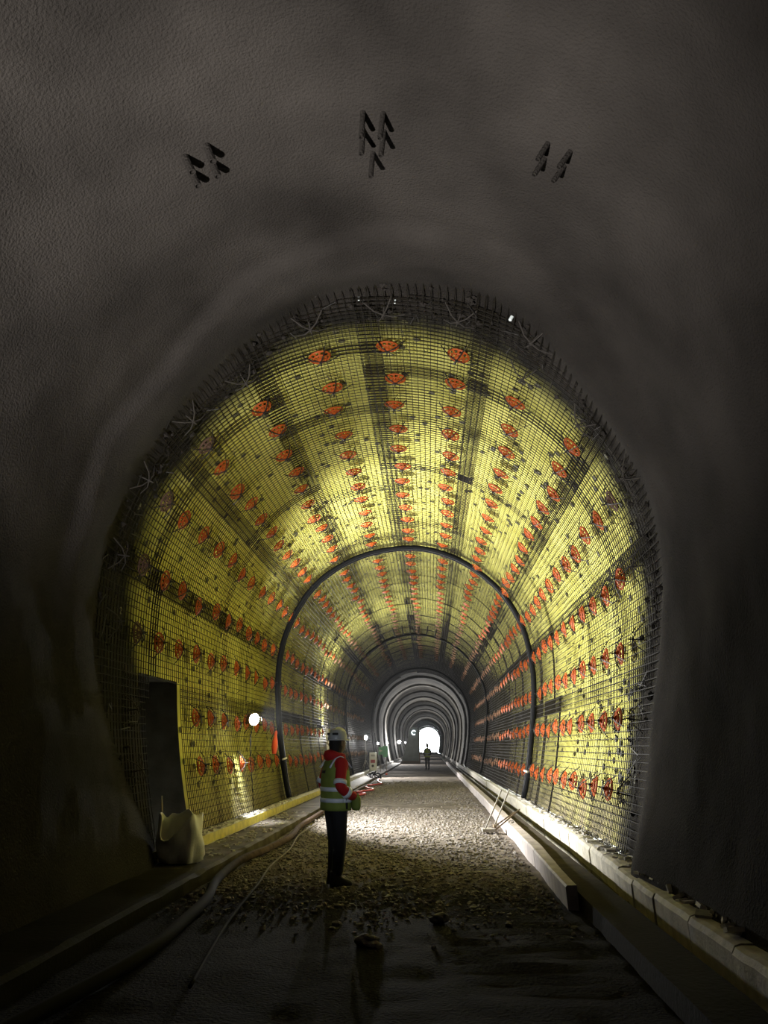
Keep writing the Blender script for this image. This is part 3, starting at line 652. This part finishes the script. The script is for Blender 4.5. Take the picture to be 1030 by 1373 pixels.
# ---------------------------------------------------------------- people
def skinned(name, verts, edges, radii, m, parent, levels=2):
    me = bpy.data.meshes.new(name); me.from_pydata(verts, edges, []); me.materials.append(m)
    o = bpy.data.objects.new(name, me); C.objects.link(o); o.parent = parent
    md = o.modifiers.new('skin', 'SKIN'); md.use_smooth_shade = True
    lay = me.skin_vertices[0].data
    for i, r in enumerate(radii): lay[i].radius = (r, r) if not hasattr(r, '__len__') else r
    lay[0].use_root = True
    sd = o.modifiers.new('subd', 'SUBSURF'); sd.levels = levels; sd.render_levels = levels
    return o
def worker(name, label, loc, rz, jacket, pants, vestm, near):
    """local +y is the way the body faces"""
    t = thing(name, label, 'person', loc, rz)
    # body, one continuous surface: pelvis, spine, neck, head base, arms to hands, legs to feet
    V = [(0, 0, .95), (0, -.01, 1.15), (0, -.01, 1.36), (0, -.005, 1.50), (0, .02, 1.60), (0, .03, 1.70),
         (.17, -.01, 1.43), (.25, -.07, 1.15), (.20, .12, 1.04), (.10, .185, 1.03), (.05, .19, 1.03),
         (-.17, -.01, 1.43), (-.25, -.07, 1.15), (-.20, .12, 1.04), (-.10, .185, 1.03), (-.05, .19, 1.03),
         (.09, 0, .88), (.10, .02, .50), (.10, -.02, .10), (.105, .10, .05),
         (-.09, 0, .88), (-.10, .05, .50), (-.10, .03, .10), (-.105, .15, .05)]
    E_ = [(0, 1), (1, 2), (2, 3), (3, 4), (4, 5), (2, 6), (6, 7), (7, 8), (8, 9), (9, 10), (2, 11), (11, 12), (12, 13), (13, 14), (14, 15), (0, 16), (16, 17), (17, 18), (18, 19), (0, 20), (20, 21), (21, 22), (22, 23)]
    R_ = [.12, .12, .12, .055, .07, .085, .06, .045, .035, .038, .02, .06, .045, .035, .038, .02, .085, .058, .042, .04, .085, .058, .042, .04]
    skinned('body', V, E_, R_, M['skin'], t, 1)
    # head with face, under the helmet
    k = MB(); rg = []
    for z, rx, ry, cy in ((1.49, .058, .06, .0), (1.54, .060, .065, .01), (1.575, .062, .085, .035), (1.605, .070, .098, .035), (1.64, .076, .104, .03), (1.68, .079, .106, .025), (1.72, .079, .105, .02), (1.76, .072, .095, .015), (1.79, .045, .06, .01)):
        rg.append(ell(0, cy, z, rx, ry, 20, 2.2))
    k.loft(rg); hd = k.build('head', M['skin'], t, True)
    k = MB(); k.loft([ell(0, .128, 1.665, .012, .016, 8), ell(0, .140, 1.64, .016, .022, 8), ell(0, .135, 1.625, .019, .015, 8)]); k.build('nose', M['skin'], hd, True)
    for s in (-1, 1):
        k = MB(); k.loft([ell(s * .081, .01, z, .008, ry, 8) for z, ry in ((1.625, .010), (1.65, .019), (1.68, .022), (1.69, .012))]); k.build('ear', M['skin'], hd, True)
    for s in (-1, 1):
        k = MB(); k.loft([ell(s * .032, .122, z, r, r, 8) for z, r in ((1.672, .006), (1.680, .012), (1.688, .006))]); k.build('eye', M['white'], hd, True)
    k = MB(); k.bbox((0, .130, 1.597), (.045, .012, .008), .003); k.build('mouth', M['redpanel'], hd)
    k = MB(); rg = []
    for z, rx, ry, cy in ((1.50, .074, .075, -.01), (1.55, .074, .078, -.008), (1.60, .080, .092, .0), (1.65, .084, .095, .0), (1.70, .086, .10, .003), (1.74, .084, .10, .005)):
        rg.append(ell(0, cy - .012, z, rx, ry, 20, 2.2))
    k.loft(rg); k.build('hair', M['hair'], t, True)
    # helmet
    k = MB(); rg = []
    for z, rx, ry in ((1.705, .112, .132), (1.72, .113, .134), (1.76, .110, .130), (1.80, .098, .116), (1.83, .078, .093), (1.85, .048, .058), (1.857, .015, .018)): rg.append(ell(0, .01, z, rx, ry, 28, 2.1, tilt=.008))
    k.loft(rg); hm = k.build('helmet', M['helmet'], t, True)
    k = MB(); k.loft([ell(0, .015, 1.703, .114, .136, 28, 2.1, .004), ell(0, .03, 1.695, .128, .165, 28, 2.1, .0), ell(0, .03, 1.700, .128, .165, 28, 2.1, .0), ell(0, .015, 1.712, .113, .134, 28, 2.1, .004)]); k.build('helmet_brim', M['helmet'], hm, True)
    for a in ([-.6, .6, 2.54, 3.74] if near else []):
        c, s = math.cos(a - PI / 2), math.sin(a - PI / 2); k = MB(); Mx = Matrix.Translation((.107 * c, .01 + .127 * s, 1.775)) @ Matrix.Rotation(a, 4, 'Z') @ Matrix.Rotation(.25, 4, 'X'); k.bbox((0, 0, 0), (.075, .024, .028), .008, Mx); k.build('helmet_vent', M['vent'], hm)
    if near:
        for q in (hd, hm, [c_ for c_ in t.children if c_.name.startswith('hair')][0]): q.rotation_euler.z = 0.38      # the head turned to look down the tunnel
    # trousers
    V = [(0, 0, .95), (.10, 0, .86), (.105, .015, .50), (.105, -.02, .09), (-.10, 0, .86), (-.105, .045, .50), (-.105, .03, .09), (0, 0, 1.06)]
    skinned('trousers', V, [(0, 1), (1, 2), (2, 3), (0, 4), (4, 5), (5, 6), (0, 7)], [(.155, .13), .115, .090, .075, .115, .090, .075, .15], pants, t)
    for s, oy in ((1, -.02), (-1, .03)):
        k = MB(); rg = []
        for z, y_, rx, ry in ((0, .06, .048, .145), (.03, .06, .052, .15), (.06, .05, .050, .135), (.10, .0, .050, .075), (.17, -.02, .052, .058)): rg.append(ell(s * .105, y_ + oy, z, rx, ry, 14, 2.6))
        k.loft(rg); k.build('boot', M['boot'], t, True)
    # hoodie: trunk and both sleeves
    V = [(0, 0, 1.0), (0, -.01, 1.2), (0, -.015, 1.37), (0, -.01, 1.48), (.19, -.01, 1.42), (.275, -.08, 1.14), (.235, .10, 1.035), (.15, .185, 1.03), (-.19, -.01, 1.42), (-.275, -.08, 1.14), (-.235, .10, 1.035), (-.15, .185, 1.03)]
    hj = skinned('hoodie' if near else 'jacket', V, [(0, 1), (1, 2), (2, 3), (2, 4), (4, 5), (5, 6), (6, 7), (2, 8), (8, 9), (9, 10), (10, 11)], [(.17, .13), (.165, .13), .13, .08, .082, .074, .062, .058, .082, .074, .062, .058], jacket, t)
    if near:
        k = MB(); rg = []
        for i in range(21):
            a = 2 * PI * i / 20; c, s = math.cos(a), math.sin(a); fat = .042 + .022 * max(0, -s)
            ce = Vector((.095 * c, -.015 + .095 * s, 1.50 + .012 * -s))
            rg.append([ce + Vector((c * fat * math.cos(b), s * fat * math.cos(b), fat * 1.15 * math.sin(b))) for b in [2 * PI * q / 8 for q in range(8)]])
        k.loft(rg, False); k.build('hood', jacket, t, True)
    # vest
    prof_v = [(.86, .232, .178, .0), (.90, .234, .180, .0), (.98, .228, .176, 0), (1.08, .222, .170, -.005), (1.18, .22, .166, -.01), (1.28, .218, .160, -.012), (1.36, .205, .150, -.012), (1.43, .175, .130, -.012), (1.475, .125, .105, -.01), (1.50, .095, .09, -.005)]
    def vring(z, g=0.0):
        a = np.array(prof_v); rx = np.interp(z, a[:, 0], a[:, 1]) + g; ry = np.interp(z, a[:, 0], a[:, 2]) + g; cy = np.interp(z, a[:, 0], a[:, 3])
        out = []
        for j, p in enumerate(ell(0, cy, z, rx, ry, 36, 2.4)):
            f = .006 * math.sin(j * 1.7 + z * 9) * (1 if z < 1.3 else .3); out.append(Vector((p.x * (1 + f * 3), p.y * (1 + f * 3), p.z)))
        return out
    k = MB(); k.loft([vring(z) for z in np.linspace(.86, 1.50, 18)], cap=False)
    vo = k.build('vest', vestm, t, True); so = vo.modifiers.new('thick', 'SOLIDIFY'); so.thickness = .012
    def band(z0, z1, name, mt, j0=0, j1=36, g=.006):
        k = MB(); A, B = vring(z0, g), vring(z1, g); n = j1 - j0 + 1
        v = [A[j % 36] for j in range(j0, j1 + 1)] + [B[j % 36] for j in range(j0, j1 + 1)]
        k.add(v, [(i, i + 1, n + i + 1, n + i) for i in range(n - 1)]); o = k.build(name, mt, vo, True)
        q = o.modifiers.new('thick', 'SOLIDIFY'); q.thickness = .005; return o
    band(.955, 1.005, 'reflective_band', M['reflect']); band(1.085, 1.135, 'reflective_band', M['reflect'])
    for s in (1, -1):
        k = MB(); P = []
        for i in range(9):
            u = i / 8; z = 1.36 + .14 * math.sin(u * PI); yy = -.16 + .30 * u; xx = s * (.145 - .03 * math.sin(u * PI)); P.append((xx, yy, z))
        v = []
        for x_, y_, z_ in P: v += [(x_ - .025, y_, z_ + .012), (x_ + .025, y_, z_)]
        k.add(v, [(2 * i, 2 * i + 1, 2 * i + 3, 2 * i + 2) for i in range(8)]); o = k.build('shoulder_tape', M['reflect'], vo, True); q = o.modifiers.new('thick', 'SOLIDIFY'); q.thickness = .008; q.offset = 0
    if near:
        band(1.30, 1.335, 'back_print', M['vent'], 25, 28)
        band(.88, 1.10, 'side_strap', M['vent'], 1, 2, .004)
        # tape round the sleeves
        for sd in (1, -1):
            for a, b, u, r in (((.19, -.01, 1.42), (.275, -.08, 1.14), .80, .083), ((.275, -.08, 1.14), (.235, .10, 1.035), .62, .074)):
                A, B = Vector((a[0] * sd, a[1], a[2])), Vector((b[0] * sd, b[1], b[2])); c0 = A.lerp(B, u); dr = (B - A).normalized()
                k = MB(); k.tube([c0 - dr * .025, c0 + dr * .025], r, 16); k.build('sleeve_tape', M['reflect'], hj, True)
        k = MB(); k.loft([ell(.17, .20, z, rx, ry, 14, 2.2) for z, rx, ry in ((.86, .07, .035), (.90, .085, .05), (1.0, .075, .05), (1.05, .04, .03))]); k.build('vest_pocket', vestm, vo, True)
    return t
worker('person', 'person in white helmet, green vest over red hoodie, standing on gravel', (-1.20, 10.28, 0.0), -1.02, M['red'], M['black'], M['vest'], True)
worker('person', 'small distant person in yellow vest standing before the bright portal', (-0.22, 60.5, 0.0), 2.9, M['grey'], M['grey'], M['limevest'], False)
k = MB(); k.tube([(-.55, 60.4, 2.6), (-.02, 60.3, 1.0)], .02, 8); tag(k.build('long_pole', M['metal']), 'thin long pole held up by the distant person', 'pole')

# ---------------------------------------------------------------- sack
t = thing('rubble_sack', 'crumpled open white sack slumped on the walkway before the niche', 'sack', (-3.38, 11.05, 0.13))
k = MB(); rg = []
prf = [(0, .22, .17), (.02, .27, .21), (.10, .30, .23), (.22, .315, .23), (.34, .32, .22), (.44, .30, .21), (.52, .27, .19), (.58, .25, .18)]
for i, (z, rx, ry) in enumerate(prf):
    u = z / .58; r = []
    for j in range(44):
        a = 2 * PI * j / 44; c, q = math.cos(a), math.sin(a)
        fold = 1 + .20 * nz(c * 2.0, q * 2.0, z * 4) + .045 * math.sin(a * 5 + z * 9) * u + .05 * abs(nz(c * 5, q * 5, z * 7))
        zz = z * (1 + .15 * q * u) + u ** 3 * (.10 * nz(c * 1.7 + 4, q * 1.7, 2) - .20 * math.exp(-((a - 4.3) / .55) ** 2) + .12 * math.exp(-((a - 3.3) / .30) ** 2) - .10 * math.exp(-((a - 2.6) / .3) ** 2) + .05 * math.exp(-((a - 5.6) / .4) ** 2)) - .05 * math.exp(-((z - .3) / .07) ** 2) * max(0, -q) * .6
        r.append(Vector((rx * c * fold - .03 * u, ry * q * fold - .07 * u * u * (q < 0), zz)))
    rg.append(r)
inner = [[Vector((p.x * .93, p.y * .93, p.z - .006 - .012 * i)) for p in r] for i, r in enumerate(rg[::-1][:6])]
k.loft(rg + inner); k.build('sack_body', M['sack'], t, True)
k = MB(); k.tube([(-.29, .02, .50), (-.31, .03, .70), (-.33, .05, .84)], [.013, .012, .009], 5); k.build('tie_strap', M['wood'], t)

# ---------------------------------------------------------------- folding trestle by the beam
t = thing('steel_trestle', 'steel frame of four slanted bars leaning on the pale drain beam', 'trestle', (1.16, 16.4, 0.0))
k = MB(); k.bbox((-.02, 0, .05), (.30, .30, .06), .01); k.build('foot_bar', M['metal'], t)
for xx, yy in ((-.12, -.12), (.06, .12)):
    k = MB(); k.tube([(xx, yy, .06), (xx + .36, yy + .03, .80)], .017, 4); k.build('upright_bar', M['metal'], t)
for xx, yy in ((.02, .10), (.08, -.14)):
    k = MB(); k.tube([(xx, yy, .06), (xx + .50, yy + .05 , .36 + xx)], .017, 4); k.build('leaning_bar', M['metaldark'], t)
k = MB(); k.bbox((.08, 0, .12), (.05, .3, .05), .008); k.build('hinge_bar', M['metaldark'], t)
k = MB(); k.tube([(.30, -.25, .24), (.34, -.2, .245), (.36, .1, .245), (.30, .14, .24), (.26, -.1, .24), (.24, -.3, .02)], .007, 5); tag(k.build('wire_loop', M['star']), 'thin dark wire looped over the drain beam by the trestle', 'wire'); 
C.objects['wire_loop'].location = (1.22, 16.0, 0.0)

# ---------------------------------------------------------------- hoses, cables, clutter
def cable(name, pts, r, m, label, cat, z0=.03):
    P = []
    for i in range(len(pts) - 1):
        for q in range(8):
            u = q / 8; P0, P1, P2, P3 = [Vector(pts[max(0, min(len(pts) - 1, i + d))]) for d in (-1, 0, 1, 2)]
            P.append(.5 * ((2 * P1) + (-P0 + P2) * u + (2 * P0 - 5 * P1 + 4 * P2 - P3) * u * u + (-P0 + 3 * P1 - 3 * P2 + P3) * u ** 3))
    P.append(Vector(pts[-1])); k = MB(); k.tube(P, r, 7); return tag(k.build(name, m, None, True), label, cat)
cable('water_hose', [(-2.55, 4.5, .05), (-2.3, 6.5, .05), (-2.35, 8, .05), (-2.45, 9.1, .05), (-2.66, 10.3, .05), (-2.74, 11.9, .06), (-2.62, 13.2, .06), (-2.55, 14.8, .06), (-2.68, 16.6, .06), (-2.70, 18.6, .06), (-2.72, 21.6, .06), (-2.7, 25, .06), (-2.74, 30, .06), (-2.7, 34, .06)], .055, M['hose'], 'thick muddy hose lying on gravel along the left walkway', 'hose')
cable('power_cable', [(-1.7, 6.0, .02), (-1.95, 8, .02), (-2.1, 10, .03), (-2.25, 11.6, .03), (-2.3, 13.4, .03), (-2.5, 15.6, .03), (-2.45, 17.5, .03)], .014, M['cable'], 'thin pale cable on gravel beside the thick muddy hose', 'cable')
cable('red_hose', [(-2.5, 27.5, .05), (-2.3, 28.5, .05), (-2.7, 29.6, .05), (-2.2, 31, .05), (-2.55, 32.5, .05), (-2.75, 34, .05), (-2.2, 36, .05), (-2.5, 38.5, .05), (-2.6, 41, .06)], .035, M['redhose'], 'red hose snaking over gravel behind the standing worker', 'hose')
cable('black_cable', [(-2.9, 40.5, .16), (-3.2, 41, .25), (-2.8, 41.4, .4), (-2.95, 41.8, .2), (-2.6, 41.2, .1), (-2.9, 40.8, .33), (-3.1, 41.6, .18), (-2.7, 42, .3), (-2.6, 42.4, .05)], .035, M['rubber'], 'tangle of black cable heaped before the white control cabinet', 'cable')
t = thing('control_cabinet', 'narrow white control cabinet with red display on the left walkway', 'cabinet', (-3.22, 45.3, 0.13), 0.0)
k = MB(); k.bbox((0, 0, .62), (.40, .34, 1.12), .015); k.build('cabinet_body', M['cabinet'], t)
k = MB(); k.bbox((0, -.18, .70), (.24, .03, .17), .006); k.build('display_panel', M['redpanel'], t)
k = MB(); k.lathe([(.07, 0), (.07, .03), (.05, .045)], 14, Matrix.Translation((0, -.17, .46)) @ Matrix.Rotation(PI / 2, 4, 'X')); k.build('dial', M['vent'], t)
for zz in (.98, 1.04): k = MB(); k.box((0, -.175, zz), (.22, .02, .022)); k.build('vent_slot', M['vent'], t)
for sx_ in (-1, 1):
    for sy_ in (-1, 1): k = MB(); k.box((sx_ * .15, sy_ * .12, .035), (.05, .05, .08)); k.build('foot', M['vent'], t)
t = thing('notice_board', 'mint green notice board on an orange-footed stand left of the grey rig', 'sign', (-2.85, 49.0, 0.0))
k = MB(); k.bbox((.11, 0, 1.33), (.32, .03, .66), .006); k.build('board', M['green'], t)
k = MB(); k.bbox((-.17, .02, 1.37), (.26, .03, .44), .006); k.build('board', M['green'], t)
k = MB(); k.add([(-.27, -.002, 1.37), (-.18, -.002, 1.46), (-.18, -.002, 1.40), (-.08, -.002, 1.40), (-.08, -.002, 1.34), (-.18, -.002, 1.34), (-.18, -.002, 1.28)], [(0, 1, 2, 3, 4, 5, 6)]); k.build('arrow_mark', M['white'], t)
for sx_ in (-.18, .18):
    k = MB(); k.tube([(sx_, .02, .06), (sx_, .02, 1.3)], .018, 6); k.build('post', M['metal'], t)
    k = MB(); k.bbox((sx_, 0, .04), (.12, .6, .08), .01); k.build('foot', M['ragred'], t)
# tall sheeted rig before the portal
t = thing('sheeted_rig', 'tall grey sheeted rig tapering upward beside the bright portal', 'machine', (-1.95, 80.0, 0.0))
k = MB(); n_ = 10; poly = [(-.88, .25), (.82, .25), (.82, 3.1)] + [(.82 - .5 * (1 - math.cos(a)) , 3.1 + .4 * math.sin(a)) for a in np.linspace(.2, PI / 2, 5)] + [(.05, 3.45), (-.12, 3.2), (-.30, 2.2)]
k.prism([(float(a), float(b)) for a, b in poly], 0, 2.6); k.build('sheeting', M['tarp'], t)
k = MB(); k.box((.88, -.05, 1.7), (.10, .12, 3.0)); k.build('frame_post', M['metaldark'], t)
k = MB(); k.bbox((0, 1.3, .14), (1.9, 2.7, .26), .03); k.build('chassis', M['metaldark'], t)
for sy_ in (.5, 2.1):
    for sx_ in (-.7, .7): k = MB(); k.lathe([(.2, -.1), (.26, -.08), (.26, .08), (.2, .1)], 16, Matrix.Translation((sx_, sy_, .26)) @ Matrix.Rotation(PI / 2, 4, 'Y')); k.build('wheel', M['rubber'], t)
k = MB(); k.tube([(.33 + .2 * math.cos(a), -.06, 2.95 + .2 * math.sin(a)) for a in np.linspace(.6, 5.4, 16)], .03, 6); k.build('ring_lamp', M['ring'], t)
# red rag at the left wall
k = MB(); rg = []
for i, (z, r) in enumerate(((0, .09), (.15, .14), (.3, .12), (.42, .06), (.5, .07), (.55, .03))): rg.append([Vector((p.x * .5, p.y * (1 + .3 * nz(j, z * 3, 0)), p.z)) for j, p in enumerate(ell(0, .03 * i, z, r, r * 1.3, 12))])
k.loft(rg); o = tag(k.build('red_rag', M['ragred'], None, True), 'bright red orange rag on the mesh left of the thick hose foot', 'rag'); o.location = (-3.83, 19.6, 1.45)
# a few bigger lumps half buried in the foreground
for i, (px, py, r, lb) in enumerate([(-.55, 7.35, .075, 'pale lump of rock in the dark foreground, left of the floor centre'), (.05, 8.35, .055, 'small pale rock in the dark foreground, nearer to the trestle')]):
    bm = bmesh.new(); bmesh.ops.create_icosphere(bm, subdivisions=3, radius=r)
    for q in bm.verts: q.co = Vector((q.co.x * 1.5, q.co.y, q.co.z * .75)) * (1 + .8 * noise.noise(q.co * 16 + Vector((i * 5, 0, 0))))
    me = bpy.data.meshes.new('rock'); bm.to_mesh(me); bm.free(); me.materials.append(M['stone']); o = tag(link('rock', me), lb, 'rock'); o.location = (px, py, 0.02)

# ---------------------------------------------------------------- dusty air inside the tunnel
hm_ = bpy.data.materials.new('dusty_air'); hm_.use_nodes = True; nt = hm_.node_tree; nt.nodes.remove(nt.nodes['Principled BSDF'])
v_ = nt.nodes.new('ShaderNodeVolumeScatter'); v_.inputs['Density'].default_value = 0.00025; v_.inputs['Anisotropy'].default_value = 0.5; v_.inputs['Color'].default_value = (.95, .97, 1, 1)
nt.links.new(v_.outputs[0], nt.nodes['Material Output'].inputs['Volume'])
k = MB(); k.box((-.66, 130, 3.5), (8.5, 236, 8.5)); tag(k.build('haze', hm_), 'thin dusty haze filling the tunnel', 'haze', kind='stuff')
